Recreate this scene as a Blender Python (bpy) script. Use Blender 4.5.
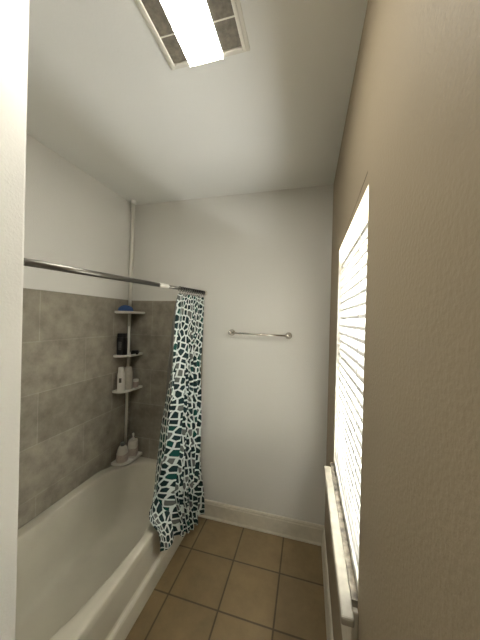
import bpy, bmesh, math, random
from mathutils import Vector, Matrix
random.seed(4)
for o in list(bpy.data.objects): bpy.data.objects.remove(o, do_unlink=True)
SC = bpy.context.scene
COL = SC.collection
PI = math.pi

# ------------------------------------------------------------------ camera, sky, daylight, exposure
D, H, HC = 2.029, 1.6894, 2.721            # back wall distance, eye height, ceiling height
XL, XR = -1.580, 0.160                     # left wall, window wall
yaw, pitch, roll, fpx = -0.2606, -0.0036, 0.0253, 254.69
cy, sy, cp, sp = math.cos(yaw), math.sin(yaw), math.cos(pitch), math.sin(pitch)
fwd = Vector((sy * cp, cy * cp, sp)); r0 = Vector((cy, -sy, 0)); u0 = r0.cross(fwd)
rgt = r0 * math.cos(roll) + u0 * math.sin(roll); upv = u0 * math.cos(roll) - r0 * math.sin(roll)
cam_d = bpy.data.cameras.new('camera'); cam = bpy.data.objects.new('camera', cam_d); COL.objects.link(cam)
cam_d.sensor_fit = 'HORIZONTAL'; cam_d.sensor_width = 36; cam_d.lens = 36 * fpx / 480; cam_d.clip_start = 0.02
M4 = Matrix.Identity(4)
for i in range(3):
    M4[i][0], M4[i][1], M4[i][2] = rgt[i], upv[i], -fwd[i]
M4[2][3] = H
cam.matrix_world = M4
SC.camera = cam
SC.view_settings.view_transform = 'Standard'; SC.view_settings.look = 'None'
SC.view_settings.gamma = 1; SC.view_settings.use_curve_mapping = False
SC.view_settings.exposure = 0.47

W = bpy.data.worlds.new('sky'); SC.world = W; W.use_nodes = True
bg = W.node_tree.nodes['Background']; bg.inputs[0].default_value = (0.86, 0.94, 1.0, 1); bg.inputs[1].default_value = 0.5

def area(name, loc, rot, sx, sz, power, col):
    l = bpy.data.lights.new(name, 'AREA'); l.shape = 'RECTANGLE'; l.size = sx; l.size_y = sz; l.energy = power; l.color = col
    o = bpy.data.objects.new(name, l); COL.objects.link(o); o.location = loc; o.rotation_euler = rot
    return o
# daylight arriving at the window from the open ground and sky outside
area('daylight', (1.25, 1.15, 0.50), (0, PI / 2 + 0.35, 0), 1.8, 2.6, 890, (0.985, 0.99, 0.965))

# ------------------------------------------------------------------ materials
def mat(name, col, rough=0.5, metal=0.0, noise=0.0, nscale=20, bump=0.0, bscale=200, spec=0.5):
    m = bpy.data.materials.new(name); m.use_nodes = True
    nt = m.node_tree; N = nt.nodes; L = nt.links; b = N['Principled BSDF']
    b.inputs['Base Color'].default_value = (*col, 1); b.inputs['Roughness'].default_value = rough
    b.inputs['Metallic'].default_value = metal; b.inputs['Specular IOR Level'].default_value = spec
    tc = N.new('ShaderNodeTexCoord')
    if noise:
        n = N.new('ShaderNodeTexNoise'); n.inputs['Scale'].default_value = nscale; n.inputs['Detail'].default_value = 5
        L.new(tc.outputs['Object'], n.inputs['Vector'])
        r = N.new('ShaderNodeValToRGB')
        r.color_ramp.elements[0].position = 0.3; r.color_ramp.elements[1].position = 0.7
        r.color_ramp.elements[0].color = (*[c * (1 - noise) for c in col], 1); r.color_ramp.elements[1].color = (*[min(1, c * (1 + noise)) for c in col], 1)
        L.new(n.outputs['Fac'], r.inputs['Fac']); L.new(r.outputs['Color'], b.inputs['Base Color'])
    if bump:
        n2 = N.new('ShaderNodeTexNoise'); n2.inputs['Scale'].default_value = bscale; n2.inputs['Detail'].default_value = 3
        L.new(tc.outputs['Object'], n2.inputs['Vector'])
        bp = N.new('ShaderNodeBump'); bp.inputs['Strength'].default_value = bump; bp.inputs['Distance'].default_value = 0.003
        L.new(n2.outputs['Fac'], bp.inputs['Height']); L.new(bp.outputs['Normal'], b.inputs['Normal'])
    return m

def brick_mat(name, axes, off, bw, rh, mortar, c1, c2, cm, offset, rough, mott=0.25, nscale=6, spec=0.5):
    m = bpy.data.materials.new(name); m.use_nodes = True
    nt = m.node_tree; N = nt.nodes; L = nt.links; b = N['Principled BSDF']
    b.inputs['Roughness'].default_value = rough; b.inputs['Specular IOR Level'].default_value = spec
    tc = N.new('ShaderNodeTexCoord'); s = N.new('ShaderNodeSeparateXYZ'); L.new(tc.outputs['Object'], s.inputs[0])
    c = N.new('ShaderNodeCombineXYZ')
    for k in (0, 1):
        a = N.new('ShaderNodeMath'); a.operation = 'SUBTRACT'; a.inputs[1].default_value = off[k]
        L.new(s.outputs[axes[k]], a.inputs[0]); L.new(a.outputs[0], c.inputs[k])
    br = N.new('ShaderNodeTexBrick'); L.new(c.outputs[0], br.inputs['Vector'])
    br.inputs['Scale'].default_value = 1; br.inputs['Mortar Size'].default_value = mortar; br.inputs['Mortar Smooth'].default_value = 0.2
    br.inputs['Brick Width'].default_value = bw; br.inputs['Row Height'].default_value = rh; br.offset = offset; br.offset_frequency = 2
    br.inputs['Color1'].default_value = (*c1, 1); br.inputs['Color2'].default_value = (*c2, 1); br.inputs['Mortar'].default_value = (*cm, 1)
    n = N.new('ShaderNodeTexNoise'); n.inputs['Scale'].default_value = nscale; n.inputs['Detail'].default_value = 7; n.inputs['Roughness'].default_value = 0.65
    L.new(tc.outputs['Object'], n.inputs['Vector'])
    r = N.new('ShaderNodeMapRange'); r.inputs[1].default_value = 0.3; r.inputs[2].default_value = 0.7; r.inputs[3].default_value = 1 - mott; r.inputs[4].default_value = 1 + mott
    L.new(n.outputs['Fac'], r.inputs[0])
    v = N.new('ShaderNodeVectorMath'); v.operation = 'MULTIPLY'; L.new(br.outputs['Color'], v.inputs[0]); L.new(r.outputs[0], v.inputs[1])
    L.new(v.outputs[0], b.inputs['Base Color'])
    bp = N.new('ShaderNodeBump'); bp.invert = True; bp.inputs['Strength'].default_value = 0.5; bp.inputs['Distance'].default_value = 0.003
    L.new(br.outputs['Fac'], bp.inputs['Height']); L.new(bp.outputs['Normal'], b.inputs['Normal'])
    return m

def glow(name, col, strength):
    m = bpy.data.materials.new(name); m.use_nodes = True
    b = m.node_tree.nodes['Principled BSDF']
    b.inputs['Base Color'].default_value = (*col, 1); b.inputs['Emission Color'].default_value = (*col, 1); b.inputs['Emission Strength'].default_value = strength
    return m

def thin_mix(name, kind, col, fac, rough=0.4):
    """see-through sheet: transparent + principled (kind 'clear'), or diffuse + translucent (kind 'slat')"""
    m = bpy.data.materials.new(name); m.use_nodes = True
    nt = m.node_tree; N = nt.nodes; L = nt.links; b = N['Principled BSDF']; out = N['Material Output']
    b.inputs['Base Color'].default_value = (*col, 1); b.inputs['Roughness'].default_value = rough
    t = N.new('ShaderNodeBsdfTransparent' if kind == 'clear' else 'ShaderNodeBsdfTranslucent')
    t.inputs[0].default_value = (1, 1, 1, 1) if kind == 'clear' else (*col, 1)
    mx = N.new('ShaderNodeMixShader'); mx.inputs[0].default_value = fac
    L.new(b.outputs[0], mx.inputs[1]); L.new(t.outputs[0], mx.inputs[2]); L.new(mx.outputs[0], out.inputs['Surface'])
    return m

PAINT = mat('wall_paint', (0.76, 0.742, 0.69), 0.55, bump=0.25, bscale=160, spec=0.3)
PAINT_SHADED = mat('wall_paint_shaded', (0.345, 0.28, 0.19), 0.55, bump=0.35, bscale=120, spec=0.3)  # wall paint darkened: the window wall's shade is put into its colour
CEILP = mat('ceiling_paint', (0.87, 0.865, 0.82), 0.7, bump=0.1, bscale=120, spec=0.2)
TRIM = mat('trim_paint', (0.66, 0.61, 0.50), 0.4, noise=0.05, nscale=30)
WHITE_TRIM = mat('white_window_paint', (0.80, 0.76, 0.66), 0.4, noise=0.05, nscale=30)
STOOL_DIM = mat('dimmed_stool_paint', (0.40, 0.37, 0.30), 0.5, noise=0.15, nscale=25)  # trim paint darkened to hold down the strong light from the slats
OLD_SILL = mat('peeling_sill_paint', (0.24, 0.21, 0.165), 0.7, noise=0.8, nscale=28)
CRACK = mat('plaster_crack', (0.10, 0.08, 0.06), 0.9)
TC1, TC2, TCM = (0.285, 0.257, 0.205), (0.335, 0.303, 0.243), (0.38, 0.35, 0.285)
TILE_L = brick_mat('grey_stone_tile_left', (1, 2), (-0.04 - 6.1, 1.836 - 3.13), 0.61, 0.313, 0.0035, TC1, TC2, TCM, 0.45, 0.42, 0.30, 9)
TILE_B = brick_mat('grey_stone_tile_back', (0, 2), (-1.36 - 6.1, 1.836 - 3.13), 0.61, 0.313, 0.0035, TC1, TC2, TCM, 0.45, 0.42, 0.30, 9)
FLOOR = brick_mat('ochre_floor_tile', (0, 1), (-0.46 - 3.2, 1.715 - 6.4), 0.32, 0.32, 0.0055, (0.225, 0.16, 0.08), (0.26, 0.187, 0.096), (0.10, 0.068, 0.035), 0.0, 0.35, 0.16, 7)
ENAMEL = mat('tub_enamel', (0.66, 0.625, 0.52), 0.25, noise=0.06, nscale=4)
CHROME = mat('brushed_nickel', (0.22, 0.21, 0.19), 0.34, 1.0)
CHROME_L = mat('bright_nickel', (0.62, 0.60, 0.55), 0.25, 1.0)
DARKM = mat('dark_bronze', (0.025, 0.022, 0.02), 0.35, 0.3)
WPLAST = mat('white_plastic', (0.78, 0.76, 0.70), 0.4)
WPOLE = mat('white_enamelled_pole', (0.84, 0.81, 0.74), 0.35)
IVORY = mat('ivory_plastic', (0.55, 0.51, 0.43), 0.45, noise=0.08, nscale=40)
PINKP = mat('pinkish_plastic', (0.50, 0.40, 0.35), 0.45)
PINKL = mat('pinkish_label', (0.55, 0.46, 0.40), 0.6, noise=0.1, nscale=60)
GREYCAP = mat('grey_green_cap', (0.20, 0.21, 0.20), 0.4)
BLACKP = mat('black_plastic', (0.008, 0.008, 0.008), 0.35)
GREYL = mat('grey_label', (0.09, 0.09, 0.085), 0.5, noise=0.6, nscale=70)
MARK = mat('dark_print', (0.10, 0.09, 0.07), 0.6)
BLUE = mat('blue_sponge', (0.02, 0.06, 0.19), 0.85, bump=0.9, bscale=220)
CLEARB = mat('clear_frosted_plastic', (0.66, 0.63, 0.55), 0.3)
PANEL = mat('mottled_grey_panel', (0.19, 0.17, 0.135), 0.35, noise=0.25, nscale=55, bump=0.5, bscale=90)
FRAMEW = mat('white_fixture_frame', (0.76, 0.73, 0.64), 0.4)
LAMP = glow('lit_diffuser', (1.0, 0.97, 0.88), 28.0)
SLAT = thin_mix('white_blind_slat', 'slat', (0.88, 0.87, 0.84), 0.42, 0.5)
BLINDW = mat('white_blind_rail', (0.72, 0.71, 0.68), 0.45)
CORD = mat('white_cord', (0.8, 0.8, 0.76), 0.8)
GLASS = thin_mix('window_glass', 'clear', (0.9, 0.95, 0.95), 0.93, 0.05)
LINER = thin_mix('grey_liner_vinyl', 'clear', (0.62, 0.60, 0.55), 0.60, 0.35)

def curtain_mat():
    m = bpy.data.materials.new('patterned_curtain_fabric'); m.use_nodes = True
    nt = m.node_tree; N = nt.nodes; L = nt.links; b = N['Principled BSDF']
    b.inputs['Roughness'].default_value = 0.7; b.inputs['Specular IOR Level'].default_value = 0.25
    uv = N.new('ShaderNodeUVMap'); mp = N.new('ShaderNodeMapping'); mp.inputs['Scale'].default_value = (25, 21.5, 1); mp.inputs['Rotation'].default_value = (0, 0, 0.25)
    L.new(uv.outputs[0], mp.inputs[0])
    v1 = N.new('ShaderNodeTexVoronoi'); v1.voronoi_dimensions = '2D'; v1.feature = 'DISTANCE_TO_EDGE'; v1.inputs['Scale'].default_value = 1; v1.inputs['Randomness'].default_value = 0.62
    v2 = N.new('ShaderNodeTexVoronoi'); v2.voronoi_dimensions = '2D'; v2.feature = 'F1'; v2.inputs['Scale'].default_value = 1; v2.inputs['Randomness'].default_value = 0.62
    L.new(mp.outputs[0], v1.inputs['Vector']); L.new(mp.outputs[0], v2.inputs['Vector'])
    st = N.new('ShaderNodeMath'); st.operation = 'GREATER_THAN'; st.inputs[1].default_value = 0.125; L.new(v1.outputs['Distance'], st.inputs[0])
    sp_ = N.new('ShaderNodeSeparateColor'); L.new(v2.outputs['Color'], sp_.inputs[0])
    r = N.new('ShaderNodeValToRGB'); r.color_ramp.interpolation = 'CONSTANT'
    e = r.color_ramp.elements; e[0].position = 0; e[0].color = (0.010, 0.034, 0.036, 1); e[1].position = 0.42; e[1].color = (0.006, 0.075, 0.062, 1)
    for p, c in ((0.58, (0.15, 0.16, 0.15, 1)), (0.72, (0.014, 0.040, 0.044, 1))):
        q = e.new(p); q.color = c
    L.new(sp_.outputs[0], r.inputs['Fac'])
    mx = N.new('ShaderNodeMix'); mx.data_type = 'RGBA'
    mx.inputs[6].default_value = (0.74, 0.80, 0.76, 1)
    L.new(st.outputs[0], mx.inputs[0]); L.new(r.outputs[0], mx.inputs[7]); L.new(mx.outputs[2], b.inputs['Base Color'])
    return m
CURT = curtain_mat()

# ------------------------------------------------------------------ mesh helpers
def link(name, bm, m, parent=None, smooth=False, bevel=0.0, seg=2):
    bmesh.ops.recalc_face_normals(bm, faces=bm.faces)
    me = bpy.data.meshes.new(name); bm.to_mesh(me); bm.free()
    me.materials.append(m)
    if smooth:
        for p in me.polygons: p.use_smooth = True
    o = bpy.data.objects.new(name, me); COL.objects.link(o)
    if parent: o.parent = parent
    if bevel:
        b = o.modifiers.new('bevel', 'BEVEL'); b.width = bevel; b.segments = seg; b.limit_method = 'ANGLE'
    return o

def box(bm, x0, x1, y0, y1, z0, z1):
    vs = [bm.verts.new((x, y, z)) for x in (x0, x1) for y in (y0, y1) for z in (z0, z1)]
    for f in ((0, 1, 3, 2), (4, 6, 7, 5), (0, 4, 5, 1), (2, 3, 7, 6), (0, 2, 6, 4), (1, 5, 7, 3)):
        bm.faces.new([vs[i] for i in f])

def bx(*a):
    bm = bmesh.new(); box(bm, *a); return bm

def tube(bm, pts, rad, n=12, cap=True):
    pts = [Vector(p) for p in pts]; rings = []
    rad = rad if isinstance(rad, (list, tuple)) else [rad] * len(pts)
    for i, p in enumerate(pts):
        t = (pts[min(i + 1, len(pts) - 1)] - pts[max(i - 1, 0)]).normalized()
        a = t.cross(Vector((0, 0, 1)))
        if a.length < 1e-3: a = t.cross(Vector((0, 1, 0)))
        a.normalize(); b = t.cross(a)
        rings.append([bm.verts.new(p + (a * math.cos(2 * PI * k / n) + b * math.sin(2 * PI * k / n)) * rad[i]) for k in range(n)])
    for i in range(len(rings) - 1):
        for k in range(n):
            bm.faces.new((rings[i][k], rings[i][(k + 1) % n], rings[i + 1][(k + 1) % n], rings[i + 1][k]))
    if cap: bm.faces.new(rings[0]); bm.faces.new(rings[-1])

def lathe(bm, prof, c=(0, 0, 0), n=24, sx=1.0, sy=1.0, rot=0.0, power=2.0):
    """prof: list of (radius, z); superelliptic section when power > 2"""
    rings = []
    for r, z in prof:
        ring = []
        for k in range(n):
            t = 2 * PI * k / n; ct, s_ = math.cos(t), math.sin(t)
            x = sx * r * math.copysign(abs(ct) ** (2 / power), ct); y = sy * r * math.copysign(abs(s_) ** (2 / power), s_)
            ring.append(bm.verts.new((c[0] + x * math.cos(rot) - y * math.sin(rot), c[1] + x * math.sin(rot) + y * math.cos(rot), c[2] + z)))
        rings.append(ring)
    for i in range(len(rings) - 1):
        for k in range(n):
            bm.faces.new((rings[i][k], rings[i][(k + 1) % n], rings[i + 1][(k + 1) % n], rings[i + 1][k]))
    bm.faces.new(rings[0]); bm.faces.new(rings[-1])

def extrude_profile(bm, prof, axis, a, b):
    """closed profile of 2-D points swept straight along an axis ('x' or 'y')"""
    f = (lambda p, t: (p[0], t, p[1])) if axis == 'y' else (lambda p, t: (t, p[0], p[1]))
    A = [bm.verts.new(f(p, a)) for p in prof]; B = [bm.verts.new(f(p, b)) for p in prof]
    n = len(prof)
    for i in range(n): bm.faces.new((A[i], A[(i + 1) % n], B[(i + 1) % n], B[i]))
    bm.faces.new(A); bm.faces.new(B)

def torus(bm, c, R_, r, axis=Vector((0, 1, 0)), n=18, m=8):
    a = axis.normalized(); u = a.cross(Vector((0, 0, 1))).normalized(); v = a.cross(u)
    rings = []
    for i in range(n):
        t = 2 * PI * i / n; d = u * math.cos(t) + v * math.sin(t)
        rings.append([bm.verts.new(Vector(c) + d * (R_ + r * math.cos(2 * PI * k / m)) + a * r * math.sin(2 * PI * k / m)) for k in range(m)])
    for i in range(n):
        for k in range(m):
            bm.faces.new((rings[i][k], rings[i][(k + 1) % m], rings[(i + 1) % n][(k + 1) % m], rings[(i + 1) % n][k]))

def struct(name, bm, m, parent=None, **k):
    o = link(name, bm, m, parent, **k)
    if parent is None: o['kind'] = 'structure'
    return o

def tag(o, label, cat, group=None):
    o['label'] = label; o['category'] = cat
    if group: o['group'] = group
    return o

def thing(name, loc, label, cat, group=None):
    o = bpy.data.objects.new(name, None); COL.objects.link(o); o.location = loc; o.empty_display_size = 0.05
    return tag(o, label, cat, group)

def smooth01(t):
    t = max(0.0, min(1.0, t)); return t * t * (3 - 2 * t)

# ------------------------------------------------------------------ the room
Y0 = -1.0                                  # behind the camera
XS, YS = -0.735, 0.510                     # end of the wall that closes the bath
struct('floor', bx(XL - 0.12, XR + 0.14, Y0 - 0.1, D + 0.12, -0.06, 0.0), FLOOR)
struct('ceiling', bx(XL - 0.12, XR + 0.14, Y0 - 0.1, D + 0.12, HC, HC + 0.06), CEILP)
struct('wall_back', bx(XL - 0.12, XR + 0.14, D, D + 0.12, 0, HC), PAINT)
struct('wall_left', bx(XL - 0.12, XL, YS, D, 0, HC), PAINT)
struct('wall_front', bx(XL - 0.12, XS, Y0, YS, 0, HC), PAINT, bevel=0.008, seg=3)
struct('wall_entry', bx(XL - 0.12, XR + 0.14, Y0 - 0.1, Y0, 0, HC), PAINT)
# window wall with its opening
WY0, WY1, WZ0, WZ1 = 0.803, 1.545, 0.885, 2.090
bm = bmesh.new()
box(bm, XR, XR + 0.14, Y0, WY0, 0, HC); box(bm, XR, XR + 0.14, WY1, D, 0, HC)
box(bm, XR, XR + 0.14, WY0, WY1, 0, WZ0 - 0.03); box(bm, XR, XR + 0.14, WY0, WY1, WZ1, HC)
struct('wall_right', bm, PAINT_SHADED)
# tiled surround of the bath (stands proud of the plaster)
struct('trim_1', bx(XL, XL + 0.009, YS, D, 0.40, 1.836), TILE_L, bevel=0.002)
struct('trim_2', bx(XL + 0.009, -0.862, D - 0.009, D, 0.0, 1.836), TILE_B, bevel=0.002)
# skirtings
BBP = [(0, 0), (0.020, 0), (0.020, 0.008), (0.015, 0.020), (0.015, 0.118), (0.012, 0.124), (0.012, 0.136), (0.007, 0.145), (0, 0.145)]
bm = bmesh.new(); extrude_profile(bm, [(D - a, b) for a, b in BBP], 'x', -0.862, XR); struct('baseboard_back', bm, TRIM)
bm = bmesh.new(); extrude_profile(bm, [(XR - a, b) for a, b in BBP], 'y', Y0, D - 0.020); struct('baseboard_right', bm, TRIM)
# hairline plaster crack over the window
bm = bmesh.new()
cr = [(0.82 + 0.045 * i, 2.134 - 0.0028 * i + random.uniform(-0.002, 0.002)) for i in range(12)]
for i, ((a, b), (c, d)) in enumerate(zip(cr[:-1], cr[1:])):
    w = 0.0035 * (1 - i / 13)
    vs = [bm.verts.new((XR - 0.0008, yy, zz + s)) for yy, zz, s in ((a, b, -w), (c, d, -w), (c, d, w), (a, b, w))]
    bm.faces.new(vs)
struct('trim_3', bm, CRACK)

# window: frame, sashes, panes, sill
win = bpy.data.objects.new('window_1', None); COL.objects.link(win); win.location = (XR, 1.17, WZ0); win['kind'] = 'structure'
def wpart(name, bm, m, par=win, bevel=0.0):
    o = link(name, bm, m, None, bevel=bevel)
    o.parent = par; o.matrix_parent_inverse = Matrix.Translation(-Vector((XR, 1.17, WZ0)))
    return o
bm = bmesh.new()
box(bm, XR + 0.002, XR + 0.14, WY1 - 0.012, WY1, WZ0, WZ1); box(bm, XR + 0.002, XR + 0.14, WY0, WY0 + 0.012, WZ0, WZ1)
box(bm, XR + 0.085, XR + 0.14, WY0 + 0.012, WY1 - 0.012, WZ1 - 0.012, WZ1)
wpart('window_frame', bm, WHITE_TRIM)
for nm, xx, z0, z1 in (('sash', XR + 0.095, WZ0 + 0.005, 1.50), ('sash', XR + 0.118, 1.46, WZ1 - 0.012)):
    bm = bmesh.new(); a, b = WY0 + 0.012, WY1 - 0.012
    box(bm, xx, xx + 0.022, a, a + 0.04, z0, z1); box(bm, xx, xx + 0.022, b - 0.04, b, z0, z1)
    hr = 0.04 if z1 < 1.6 else 0.022
    box(bm, xx, xx + 0.022, a + 0.04, b - 0.04, z0, z0 + 0.04); box(bm, xx, xx + 0.022, a + 0.04, b - 0.04, z1 - hr, z1)
    wpart(nm, bm, WHITE_TRIM)
    wpart('pane', bx(xx + 0.009, xx + 0.012, a + 0.04, b - 0.04, z0 + 0.04, z1 - hr), GLASS)
wpart('inner_sill', bx(XR - 0.016, XR + 0.14, WY0 + 0.001, WY1 - 0.001, WZ0 - 0.029, WZ0 - 0.004), OLD_SILL)
wpart('stool', bx(XR - 0.052, XR - 0.017, 0.745, 1.50, WZ0 - 0.024, WZ0), STOOL_DIM, bevel=0.005)
wpart('apron', bx(XR - 0.018, XR, 0.79, 1.545, 0.60, WZ0 - 0.025), WHITE_TRIM, bevel=0.003)

# ------------------------------------------------------------------ bathtub
tub = thing('bathtub', (-1.225, 1.27, 0), 'cream built-in bathtub along the grey tiled wall', 'bathtub')
TX0, TX1, TY0, TY1 = XL + 0.009, -0.884, YS, D - 0.009
def deckz(x, y):
    inner = smooth01((-0.93 - x) / 0.12)
    return 0.356 + inner * max(0.105 * smooth01((-1.02 - x) / 0.42) * (1 - 0.45 * smooth01((y - 1.62) / 0.26)), 0.060 * smooth01((y - 1.62) / 0.30))
bm = bmesh.new()
NA = 160; tcx, tcy = -1.220, 1.27
ang = sorted([2 * PI * k / NA for k in range(NA)] + [math.atan2(yy - tcy, xx - tcx) % (2 * PI) for xx in (TX0, TX1) for yy in (TY0, TY1)])
def rect_pt(t, ins=0.0):
    dx, dy = math.cos(t), math.sin(t); ks = []
    if abs(dx) > 1e-9: ks.append(((TX1 - ins if dx > 0 else TX0 + ins) - tcx) / dx)
    if abs(dy) > 1e-9: ks.append(((TY1 - ins if dy > 0 else TY0 + ins) - tcy) / dy)
    k = min(ks); return tcx + dx * k, tcy + dy * k
def oval_pt(t, a, b, p=2.3, cx=tcx, cyy=tcy):
    dx, dy = math.cos(t), math.sin(t)
    if dx < 0: p = p + 1.9 * min(1, -dx * 3)
    k = (abs(dx / a) ** p + abs(dy / b) ** p) ** (-1 / p)
    return cx + dx * k, cyy + dy * k
rings = []
def ring(fn): rings.append([bm.verts.new(fn(t)) for t in ang])
def zof(p, dz=0.0): return (p[0], p[1], deckz(*p) + dz)
ring(lambda t: zof(rect_pt(t), -0.045))
ring(lambda t: zof(rect_pt(t), -0.012))
ring(lambda t: zof(rect_pt(t, 0.004), -0.003))
ring(lambda t: zof(rect_pt(t, 0.012)))
for f in (0.35, 0.7):
    ring(lambda t, f=f: zof([a * (1 - f) + b * f for a, b in zip(rect_pt(t, 0.012), oval_pt(t, 0.284, 0.69))]))
ring(lambda t: zof(oval_pt(t, 0.284, 0.69)))
ring(lambda t: zof(oval_pt(t, 0.279, 0.685), -0.002))
ring(lambda t: zof(oval_pt(t, 0.276, 0.680), -0.008))
ring(lambda t: zof(oval_pt(t, 0.274, 0.676), -0.020))
for q, sc in ((0.12, 0.985), (0.3, 0.965), (0.5, 0.935), (0.72, 0.885), (0.87, 0.84), (0.96, 0.77), (1.0, 0.66)):
    def f(t, q=q, sc=sc):
        e = oval_pt(t, 0.274, 0.676); z0 = deckz(*e) - 0.020
        p = oval_pt(t, 0.274 * sc, 0.676 * sc, 2.3); return (p[0], p[1], z0 * (1 - q) + 0.055 * q)
    ring(f)
ring(lambda t: (*oval_pt(t, 0.08, 0.2), 0.052))
for i in range(len(rings) - 1):
    for k in range(len(ang)):
        bm.faces.new((rings[i][k], rings[i][(k + 1) % len(ang)], rings[i + 1][(k + 1) % len(ang)], rings[i + 1][k]))
bm.faces.new(rings[-1])
def tpart(name, bm, m, **k):
    o = link(name, bm, m, None, **k); o.parent = tub; o.matrix_parent_inverse = Matrix.Translation(-tub.location); return o
tpart('basin', bm, ENAMEL, smooth=True)
bm = bmesh.new()
extrude_profile(bm, [(-0.93, 0.0), (-0.880, 0.0), (-0.880, 0.105), (-0.884, 0.118), (-0.896, 0.128), (-0.900, 0.140), (-0.892, 0.300), (-0.889, 0.325), (-0.93, 0.325)], 'y', TY0, TY1)
tpart('apron', bm, ENAMEL)

# ------------------------------------------------------------------ shower rod, curtain, liner, rings
RX = -0.857
def rodz(y): return 1.848 + (y - 0.51) * (1.906 - 1.848) / (D - 0.51)
rod = thing('shower_rod', (RX, YS, rodz(YS)), 'brushed metal shower curtain rod spanning above the tub', 'curtain rod')
def child(par, name, bm, m, **k):
    o = link(name, bm, m, None, **k); o.parent = par; o.matrix_parent_inverse = Matrix.Translation(-par.location); return o
bm = bmesh.new(); tube(bm, [(RX, YS + 0.012, rodz(YS)), (RX, 1.335, rodz(1.335))], 0.0122, 20); child(rod, 'outer_tube', bm, CHROME, smooth=True)
bm = bmesh.new(); tube(bm, [(RX, 1.43, rodz(1.43)), (RX, D - 0.012, rodz(D))], 0.0100, 20); child(rod, 'inner_tube', bm, CHROME, smooth=True)
bm = bmesh.new(); tube(bm, [(RX, 1.33, rodz(1.33)), (RX, 1.345, rodz(1.345)), (RX, 1.425, rodz(1.425)), (RX, 1.435, rodz(1.435))], [0.0138, 0.0142, 0.0130, 0.0105], 20)
o = child(rod, 'sleeve', bm, WPLAST, smooth=True); o['label'] = 'white plastic sleeve where the two tubes meet'
for ya, yb in ((YS, YS + 0.022), (D - 0.022, D)):
    bm = bmesh.new(); tube(bm, [(RX, ya, rodz(ya)), (RX, yb, rodz(yb))], [0.024, 0.018] if ya < 1 else [0.018, 0.022], 20)
    child(rod, 'end_cap', bm, CHROME if ya < 1 else IVORY)

NR = 12
ords = ['nearest the back wall', 'second from the back wall', 'third from the back wall', 'fourth from the back wall', 'fifth from the back wall', 'sixth from the back wall',
        'sixth from the open end', 'fifth from the open end', 'fourth from the open end', 'third from the open end', 'second from the open end', 'nearest the white rod sleeve']
ring_y = [1.992 - i * 0.0365 for i in range(NR)]
def make_ring():
    t = thing('curtain_ring', (0, 0, 0), '', 'curtain ring', 'curtain rings along the shower rod')
    bm = bmesh.new(); torus(bm, (0, 0, -0.003), 0.0140, 0.0018); o = link('hoop', bm, DARKM, t, smooth=True)
    bm = bmesh.new()
    for k in range(5):
        a = PI * (0.18 + 0.16 * k); c = (0.0140 * math.cos(a), 0, -0.003 + 0.0140 * math.sin(a))
        bmesh.ops.create_uvsphere(bm, u_segments=10, v_segments=8, radius=0.0056, matrix=Matrix.Translation(c))
    link('roller_beads', bm, DARKM, t, smooth=True)
    bm = bmesh.new(); tube(bm, [(0, 0, -0.017), (0.003, 0, -0.021), (0.004, 0, -0.027), (0, 0, -0.031), (-0.004, 0, -0.028)], 0.0017, 8); link('hook', bm, DARKM, t, smooth=True)
    return t
ring0 = make_ring()
for i, y in enumerate(ring_y):
    if i == 0: t = ring0
    else:
        t = ring0.copy(); COL.objects.link(t)
        for ch in ring0.children:
            c = ch.copy(); COL.objects.link(c); c.parent = t
    t.location = (RX, y, rodz(y)); t.rotation_euler = (0, 0, random.uniform(-0.25, 0.25))
    t['label'] = 'dark metal curtain ring, ' + ords[i]

def sheet(name, P, m, nu, nv, thick, uvw):
    """cloth from P(s, v) -> xyz, with UVs in metres"""
    bm = bmesh.new(); uvl = bm.loops.layers.uv.new('UVMap')
    g = [[bm.verts.new(P(i / nu, j / nv)) for j in range(nv + 1)] for i in range(nu + 1)]
    jm = nv // 2; U = [0.0]; 
    for i in range(nu): U.append(U[-1] + 0.5 * ((g[i + 1][jm].co - g[i][jm].co).length + (g[i + 1][2].co - g[i][2].co).length))
    for i in range(nu):
        for j in range(nv):
            f = bm.faces.new((g[i][j], g[i + 1][j], g[i + 1][j + 1], g[i][j + 1]))
            for lp, (a, b) in zip(f.loops, ((i, j), (i + 1, j), (i + 1, j + 1), (i, j + 1))):
                lp[uvl].uv = (U[a], -uvw * b / nv)
    o = link(name, bm, m, None, smooth=True)
    sd = o.modifiers.new('thickness', 'SOLIDIFY'); sd.thickness = thick; sd.offset = 0
    return o

def lerp(a, b, t): return a + (b - a) * t
def polyline(pts, v):
    pts = [Vector(p) for p in pts]; L = [(b - a).length for a, b in zip(pts[:-1], pts[1:])]; d = v * sum(L)
    for a, b, l in zip(pts[:-1], pts[1:], L):
        if d <= l: return a.lerp(b, d / l)
        d -= l
    return pts[-1]
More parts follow.
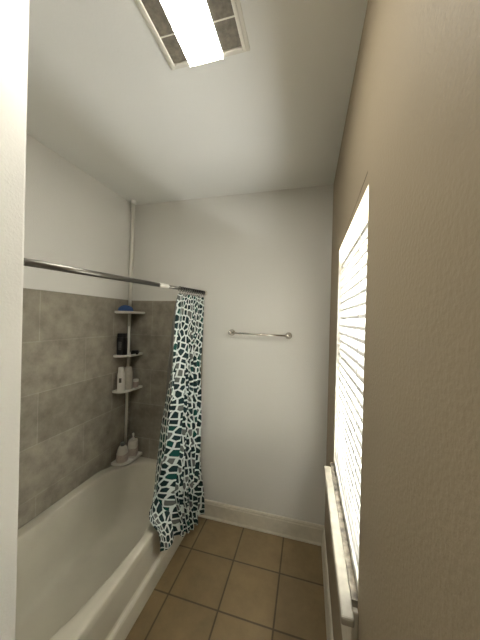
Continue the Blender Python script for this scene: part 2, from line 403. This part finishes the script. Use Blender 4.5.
# fold phase along the gathered width: a broad front panel, tight pleats, a second panel
KN = [(0, 0.0), (0.30, 0.62), (0.40, 1.25), (0.48, 2.0), (0.56, 2.75), (0.64, 3.5), (0.74, 4.2), (1.0, 5.0)]
def phase(s):
    for (a, b), (c, d) in zip(KN[:-1], KN[1:]):
        if s <= c: return b + (d - b) * (s - a) / (c - a)
    return KN[-1][1]
def curtain_pt(s, v):
    yT = lerp(1.545, 1.995, s); w = 1 - smooth01((s - 0.10) / 0.55)      # w: how far this strip sits over the rim
    zT = rodz(yT) - 0.017
    yB = lerp(1.340, 1.885, s)
    hem = lerp(0.075, 0.215, 1 - smooth01(s * 1.05))
    x1 = lerp(-0.835, -0.968, w)
    pts = [(RX, yT, zT), (lerp(RX, x1, 0.30), lerp(yT, yB, 0.30), 1.25), (lerp(RX, x1, 0.62), lerp(yT, yB, 0.66), 0.80), (x1, yB, 0.425),
           (lerp(-0.833, -0.872, w), yB + 0.03, lerp(0.33, 0.385, w)), (lerp(-0.825, -0.845, w), yB + 0.045, hem)]
    p = polyline(pts, v)
    for k in (0.02, 0.04): p = p * 0.5 + (polyline(pts, max(0, v - k)) + polyline(pts, min(1, v + k))) * 0.25
    low = smooth01((v - 0.70) / 0.25)
    A = (0.020 + 0.055 * smooth01(v * 1.6)) * (1 - 0.55 * low * w) * lerp(1, 0.75, low)
    ph = phase(s) + 0.25 * math.sin(3.0 * v + 4 * s) * v
    fx = math.sin(2 * PI * ph + 0.5) ; fy = math.sin(4 * PI * ph + 0.9)
    p.x += A * fx + 0.012 * w * low * math.sin(15 * s + 17 * v); p.y += 0.012 * fy * smooth01(v * 3)
    p.z += 0.016 * low * w * math.sin(18 * s + 9 * v)
    if p.z < 0.400 + 0.02 * w: p.x = max(p.x, -0.872 if p.z < 0.372 else -0.97)
    if p.z > 0.355 and p.x < -0.872: p.z = max(p.z, 0.374 + max(0, -0.94 - p.x) * 0.2)
    p.y = min(p.y, D - 0.022)
    return p
cur = sheet('shower_curtain', curtain_pt, CURT, 220, 90, 0.0012, 1.72)
tag(cur, 'white shower curtain with dark teal pebble pattern, bunched at the back wall', 'shower curtain')
def liner_pt(s, v):
    y = lerp(lerp(1.640, 1.665, v), 2.002, s); z = lerp(rodz(y) - 0.028, 0.22, v)
    x = lerp(RX - 0.034, -1.045, v ** 0.55) + 0.010 * (0.4 + v) * math.sin(2 * PI * 6 * s + 1.5 * v)
    if v > 0.8: x -= (v - 0.8) * 0.22
    return Vector((x, min(y, lerp(2.012, 1.86, smooth01((v - 0.55) / 0.35))), z))
lin = sheet('curtain_liner', liner_pt, LINER, 90, 40, 0.0006, 1.7)
tag(lin, 'grey see-through curtain liner hanging inside the tub behind the patterned curtain', 'curtain liner')

# ------------------------------------------------------------------ towel bar on the back wall
tb = thing('towel_bar', (-0.375, D, 1.573), 'slim nickel towel bar on the bare back wall', 'towel bar')
bm = bmesh.new(); tube(bm, [(-0.618, D - 0.052, 1.577), (-0.132, D - 0.052, 1.569)], 0.0075, 16); child(tb, 'bar', bm, CHROME_L, smooth=True)
for xx, zz in ((-0.607, 1.577), (-0.143, 1.569)):
    bm = bmesh.new()
    tube(bm, [(xx, D, zz), (xx, D - 0.005, zz), (xx, D - 0.010, zz), (xx, D - 0.018, zz), (xx, D - 0.040, zz), (xx, D - 0.047, zz), (xx, D - 0.060, zz), (xx, D - 0.066, zz)],
         [0.027, 0.027, 0.023, 0.013, 0.011, 0.0155, 0.0155, 0.010], 20)
    child(tb, 'bracket', bm, CHROME_L, smooth=True)

# ------------------------------------------------------------------ ceiling light
cl = thing('ceiling_light', (-0.41, 0.64, HC), 'lit ceiling light with long diffuser between mottled grey panels', 'ceiling light')
FX0, FX1, FY0, FY1 = -0.572, -0.238, 0.335, 0.945
bm = bmesh.new(); zt = HC
for ins, th in ((0.0, 0.010), (0.012, 0.018)):
    a, b, c, d = FX0 + ins, FX1 - ins, FY0 + ins, FY1 - ins; w = 0.014
    box(bm, a, a + w, c, d, zt - th, zt); box(bm, b - w, b, c, d, zt - th, zt)
    box(bm, a + w, b - w, c, c + w, zt - th, zt); box(bm, a + w, b - w, d - w, d, zt - th, zt)
child(cl, 'frame', bm, FRAMEW, bevel=0.003)
bm = bmesh.new(); n = 14; dx0, dx1 = -0.482, -0.340
prof = [(dx0 + 0.004, zt - 0.014), (dx1 - 0.004, zt - 0.014)] + [(lerp(dx1, dx0, i / n), zt - 0.0215 - 0.0085 * math.sin(PI * i / n) ** 0.5) for i in range(n + 1)]
extrude_profile(bm, prof, 'y', FY0 + 0.016, FY1 - 0.018); child(cl, 'diffuser', bm, LAMP)
prof = [(dx0, zt), (dx1, zt), (dx1, zt - 0.021), (dx1 - 0.003, zt - 0.021), (dx1 - 0.003, zt - 0.013), (dx0 + 0.003, zt - 0.013), (dx0 + 0.003, zt - 0.021), (dx0, zt - 0.021)]
bm = bmesh.new(); extrude_profile(bm, prof, 'y', FY0 + 0.016, FY1 - 0.017); child(cl, 'glow_shield', bm, FRAMEW)  # opaque sides added to keep the diffuser's glow off the ceiling
for y in (FY0 + 0.013, FY1 - 0.017):
    child(cl, 'end_cap', bx(dx0, dx1, y, y + 0.003, zt - 0.031, zt), FRAMEW)  # opaque ends added to block the hot spot on the ceiling
ys = [FY0 + 0.026, 0.475, 0.59, 0.705, 0.820, FY1 - 0.026]
for a, b in zip(ys[:-1], ys[1:]):
    child(cl, 'side_panel', bx(FX0 + 0.026, dx0 - 0.001, a + 0.002, b - 0.002, zt - 0.012, zt), PANEL)
    child(cl, 'side_panel', bx(dx1 + 0.001, FX1 - 0.026, a + 0.002, b - 0.002, zt - 0.012, zt), PANEL)
bm = bmesh.new()
for y in ys[1:-1]:
    for a, b in ((FX0 + 0.026, dx0 - 0.001), (dx1 + 0.001, FX1 - 0.026)):
        child(cl, 'divider', bx(a, b, y - 0.002, y + 0.002, zt - 0.014, zt), FRAMEW)

# ------------------------------------------------------------------ window blind
bl = thing('window_blind', (XR + 0.026, 1.17, WZ1 - 0.080), 'white slatted window blind let down over the daylit window', 'blind')
BX = XR + 0.026; by0, by1 = WY0 + 0.0125, WY1 - 0.0125
child(bl, 'headrail', bx(BX - 0.012, BX + 0.010, by0, by1, WZ1 - 0.098, WZ1 - 0.080), BLINDW, bevel=0.003)
bm = bmesh.new(); zz = WZ1 - 0.118; tilt = math.radians(60); hw = 0.024; nS = 0
while zz > 0.920:
    dx, dz = math.cos(tilt), math.sin(tilt)               # room edge low, outer edge high
    row = []
    for t in (-1, -0.50, -0.25, 0, 0.4, 0.86, 1):
        cv = 0.0022 * (1 - t * t)
        row.append((BX + hw * t * dx - cv * math.sin(tilt), zz + hw * t * dz + cv * math.cos(tilt)))
    prof = row + [(a - 0.0026 * math.sin(tilt), b + 0.0026 * math.cos(tilt)) for a, b in row[::-1]]
    n0 = len(bm.faces); extrude_profile(bm, prof, 'y', by0, by1); bm.faces.ensure_lookup_table()
    for q in (0, 5, 6, 7, 12, 13): bm.faces[n0 + q].material_index = 1      # opaque edge bands, added so dark lines show between the glowing slats
    zz -= 0.0415; nS += 1
child(bl, 'slats', bm, SLAT).data.materials.append(BLINDW)
child(bl, 'bottom_rail', bx(BX - 0.022, BX + 0.022, by0, by1, WZ0 - 0.0035, max(WZ0 + 0.014, zz + 0.012)), BLINDW, bevel=0.004)
for yy in (by0 + 0.11, (by0 + by1) / 2, by1 - 0.11):
    bm = bmesh.new()
    for xx in (BX - 0.0235, BX + 0.0235):
        tube(bm, [(xx, yy, WZ1 - 0.09), (xx, yy, WZ0 + 0.010)], 0.0012, 6)
    child(bl, 'ladder_cord', bm, CORD)
bm = bmesh.new(); tube(bm, [(BX - 0.026, by1 - 0.035, WZ1 - 0.10), (BX - 0.027, by1 - 0.03, 1.30)], 0.003, 8); child(bl, 'tilt_wand', bm, CORD, smooth=True)

# ------------------------------------------------------------------ corner pole caddy and what stands on it
PX, PY = -1.553, 1.948
DZ = 0.427
cad = thing('pole_caddy', (PX, PY, DZ), 'white tension pole caddy with four corner shelves in the tub corner', 'shower caddy')
def polex(z): return lerp(PX - 0.004, PX + 0.020, (z - 0.4) / 2.3)
bm = bmesh.new(); tube(bm, [(polex(0.45), PY, DZ + 0.002), (polex(1.6), PY, 1.6)], 0.0115, 16); child(cad, 'pole', bm, WPOLE, smooth=True)
bm = bmesh.new(); tube(bm, [(polex(1.6), PY, 1.6), (polex(2.69), PY, 2.69)], 0.0135, 16); child(cad, 'upper_pole', bm, WPOLE, smooth=True)
bm = bmesh.new(); lathe(bm, [(0.014, 0), (0.022, 0.012), (0.022, 0.031)], (polex(2.69), PY, 2.69)); child(cad, 'top_foot', bm, WPLAST)
CX, CY = XL + 0.013, D - 0.013            # the tiled corner
def shelf(z, ax, ay, h, tray=False):
    def outline(ins):
        pts = [(CX + ins, CY - ins)]
        for i in range(17):
            t = PI / 2 * i / 16
            pts.append((CX + ins + (ax - 2 * ins) * math.cos(t) ** 0.62, CY - ins - (ay - 2 * ins) * math.sin(t) ** 0.62))
        return pts
    bm = bmesh.new()
    specs = [(0.006, 0), (0, 0.004), (0, h), (0.005, h + 0.001), (0.008, h - 0.006), (0.03, h - 0.0075)]
    R = [[bm.verts.new((x, y, z + dz)) for x, y in outline(i)] for i, dz in specs]
    n = len(R[0])
    for a, b in zip(R[:-1], R[1:]):
        for k in range(n): bm.faces.new((a[k], a[(k + 1) % n], b[(k + 1) % n], b[k]))
    bm.faces.new(R[0][::-1]); bm.faces.new(R[-1])
    s = child(cad, 'shelf', bm, WPLAST)
    bm = bmesh.new(); lathe(bm, [(0.019, z - 0.022), (0.019, z - 0.001)], (polex(z), PY, 0), 16); c = child(cad, 'collar', bm, WPLAST)
    c.parent = s; c.matrix_parent_inverse = Matrix.Translation(-cad.location)
    return z + h - 0.0075
S1 = shelf(1.712, 0.135, 0.225, 0.020)
S2 = shelf(1.342, 0.125, 0.228, 0.020)
S3 = shelf(1.042, 0.125, 0.232, 0.020)
S4 = shelf(DZ + 0.004, 0.140, 0.225, 0.026)

def bottle(name, loc, label, cat, parts, rot=0.0):
    t = thing(name, loc, label, cat)
    for nm, prof, m, sx, sy, pw in parts:
        bm = bmesh.new(); lathe(bm, prof, (0, 0, 0), 28, sx, sy, rot, pw); o = link(nm, bm, m, t, smooth=False, bevel=0.0)
        for p in o.data.polygons: p.use_smooth = len(p.vertices) == 4
        o.data.set_sharp_from_angle(angle=0.7) if hasattr(o.data, 'set_sharp_from_angle') else None
    return t
# top shelf: blue sponge
bm = bmesh.new()
lathe(bm, [(0.030, 0.0), (0.050, 0.006), (0.056, 0.018), (0.050, 0.036), (0.034, 0.052), (0.014, 0.059), (0.004, 0.060)], (0, 0, 0), 32, 0.85, 1.4)
for v in bm.verts: v.co += Vector((random.uniform(-1, 1), random.uniform(-1, 1), random.uniform(0, 0.6))) * 0.0016
bm.verts.ensure_lookup_table()
o = link('bath_sponge', bm, BLUE, None, smooth=True); o.location = (-1.522, 1.872, S1)
tag(o, 'dark blue domed bath sponge on the topmost caddy shelf', 'sponge')
# second shelf: black bottle and a low black pouch
t = bottle('shampoo_bottle', (-1.532, 1.850, S2), 'tall black bottle on the second caddy shelf', 'bottle', [
    ('body', [(0.034, 0), (0.038, 0.004), (0.038, 0.140), (0.036, 0.150), (0.034, 0.152)], BLACKP, 0.85, 1.15, 4.5),
    ('cap', [(0.034, 0.1525), (0.036, 0.154), (0.035, 0.184), (0.032, 0.188)], BLACKP, 0.85, 1.15, 4.5),
    ('front_label', [(0.0384, 0.050), (0.0386, 0.051), (0.0386, 0.118), (0.0384, 0.119)], GREYL, 0.60, 1.15, 4.5)], 0.25)
t = bottle('soap_box', (-1.475, 1.945, S2), 'low black box beside the tall black bottle', 'box', [
    ('tray', [(0.034, 0), (0.038, 0.003), (0.040, 0.016)], BLACKP, 0.8, 1.0, 3.5),
    ('lid', [(0.041, 0.0165), (0.041, 0.024), (0.030, 0.036), (0.010, 0.038)], BLACKP, 0.8, 1.0, 3.0)], 0.4)
# third shelf
t = bottle('lotion_bottle', (-1.522, 1.835, S3), 'off-white bottle with dark print, left on the third caddy shelf', 'bottle', [
    ('body', [(0.028, 0), (0.033, 0.004), (0.032, 0.145), (0.029, 0.156), (0.027, 0.160)], WPLAST, 0.85, 1.0, 3.2),
    ('print', [(0.0331, 0.075), (0.0334, 0.076), (0.0332, 0.112), (0.0329, 0.113)], MARK, 0.60, 1.0, 3.2),
    ('cap', [(0.027, 0.160), (0.028, 0.162), (0.027, 0.196), (0.024, 0.200)], WPLAST, 0.85, 1.0, 2.6)], 0.45)
t = bottle('conditioner_tube', (-1.510, 1.910, S3), 'ivory tapered tube standing in the middle of the third caddy shelf', 'tube', [
    ('cap', [(0.029, 0), (0.031, 0.003), (0.031, 0.035), (0.030, 0.036)], IVORY, 1.15, 1.15, 2.0),
    ('body', [(0.031, 0.037), (0.033, 0.042), (0.032, 0.090), (0.028, 0.150), (0.023, 0.185), (0.021, 0.190)], IVORY, 1.15, 1.15, 2.2)])
jar = bottle('small_jar', (-1.477, 1.968, S3), 'small pinkish jar at the right end of the third caddy shelf', 'jar', [
    ('body', [(0.018, 0), (0.022, 0.003), (0.0225, 0.048), (0.020, 0.052)], PINKP, 1.0, 1.0, 2.4),
    ('lid', [(0.0235, 0.0525), (0.024, 0.055), (0.024, 0.070), (0.021, 0.073)], WPLAST, 1.0, 1.0, 2.0)])
# bottom shelf
t = bottle('body_wash_bottle', (-1.505, 1.850, S4), 'sloping pinkish bottle with grey-green cap on the lowest caddy shelf', 'bottle', [
    ('body', [(0.036, 0), (0.041, 0.005), (0.040, 0.070), (0.034, 0.105), (0.027, 0.124), (0.016, 0.134)], CLEARB, 1.1, 1.3, 2.3),
    ('wrap_label', [(0.0412, 0.012), (0.0415, 0.013), (0.0410, 0.072), (0.0407, 0.073)], PINKL, 1.1, 1.3, 2.3),
    ('cap', [(0.017, 0.134), (0.018, 0.136), (0.018, 0.158), (0.014, 0.163)], GREYCAP, 1.0, 1.0, 2.0)], 0.3)
pb = bottle('pump_bottle', (-1.478, 1.950, S4), 'square-shouldered pump bottle on the lowest caddy shelf', 'pump bottle', [
    ('body', [(0.034, 0), (0.037, 0.004), (0.037, 0.125), (0.033, 0.136), (0.014, 0.142)], CLEARB, 1.05, 1.25, 4.5),
    ('wrap_label', [(0.0374, 0.020), (0.0377, 0.021), (0.0377, 0.080), (0.0374, 0.081)], PINKL, 1.05, 1.25, 4.5),
    ('collar', [(0.014, 0.142), (0.0145, 0.144), (0.0145, 0.157), (0.010, 0.160)], WPLAST, 1.0, 1.0, 2.0)], 0.45)
bm = bmesh.new(); tube(bm, [(0, 0, 0.158), (0, 0, 0.184)], 0.0045, 10)
tube(bm, [(-0.006, 0.008, 0.190), (0.012, -0.014, 0.191), (0.026, -0.030, 0.186), (0.029, -0.034, 0.178)], [0.010, 0.009, 0.0055, 0.004], 10); link('pump_head', bm, WPLAST, pb, smooth=True)
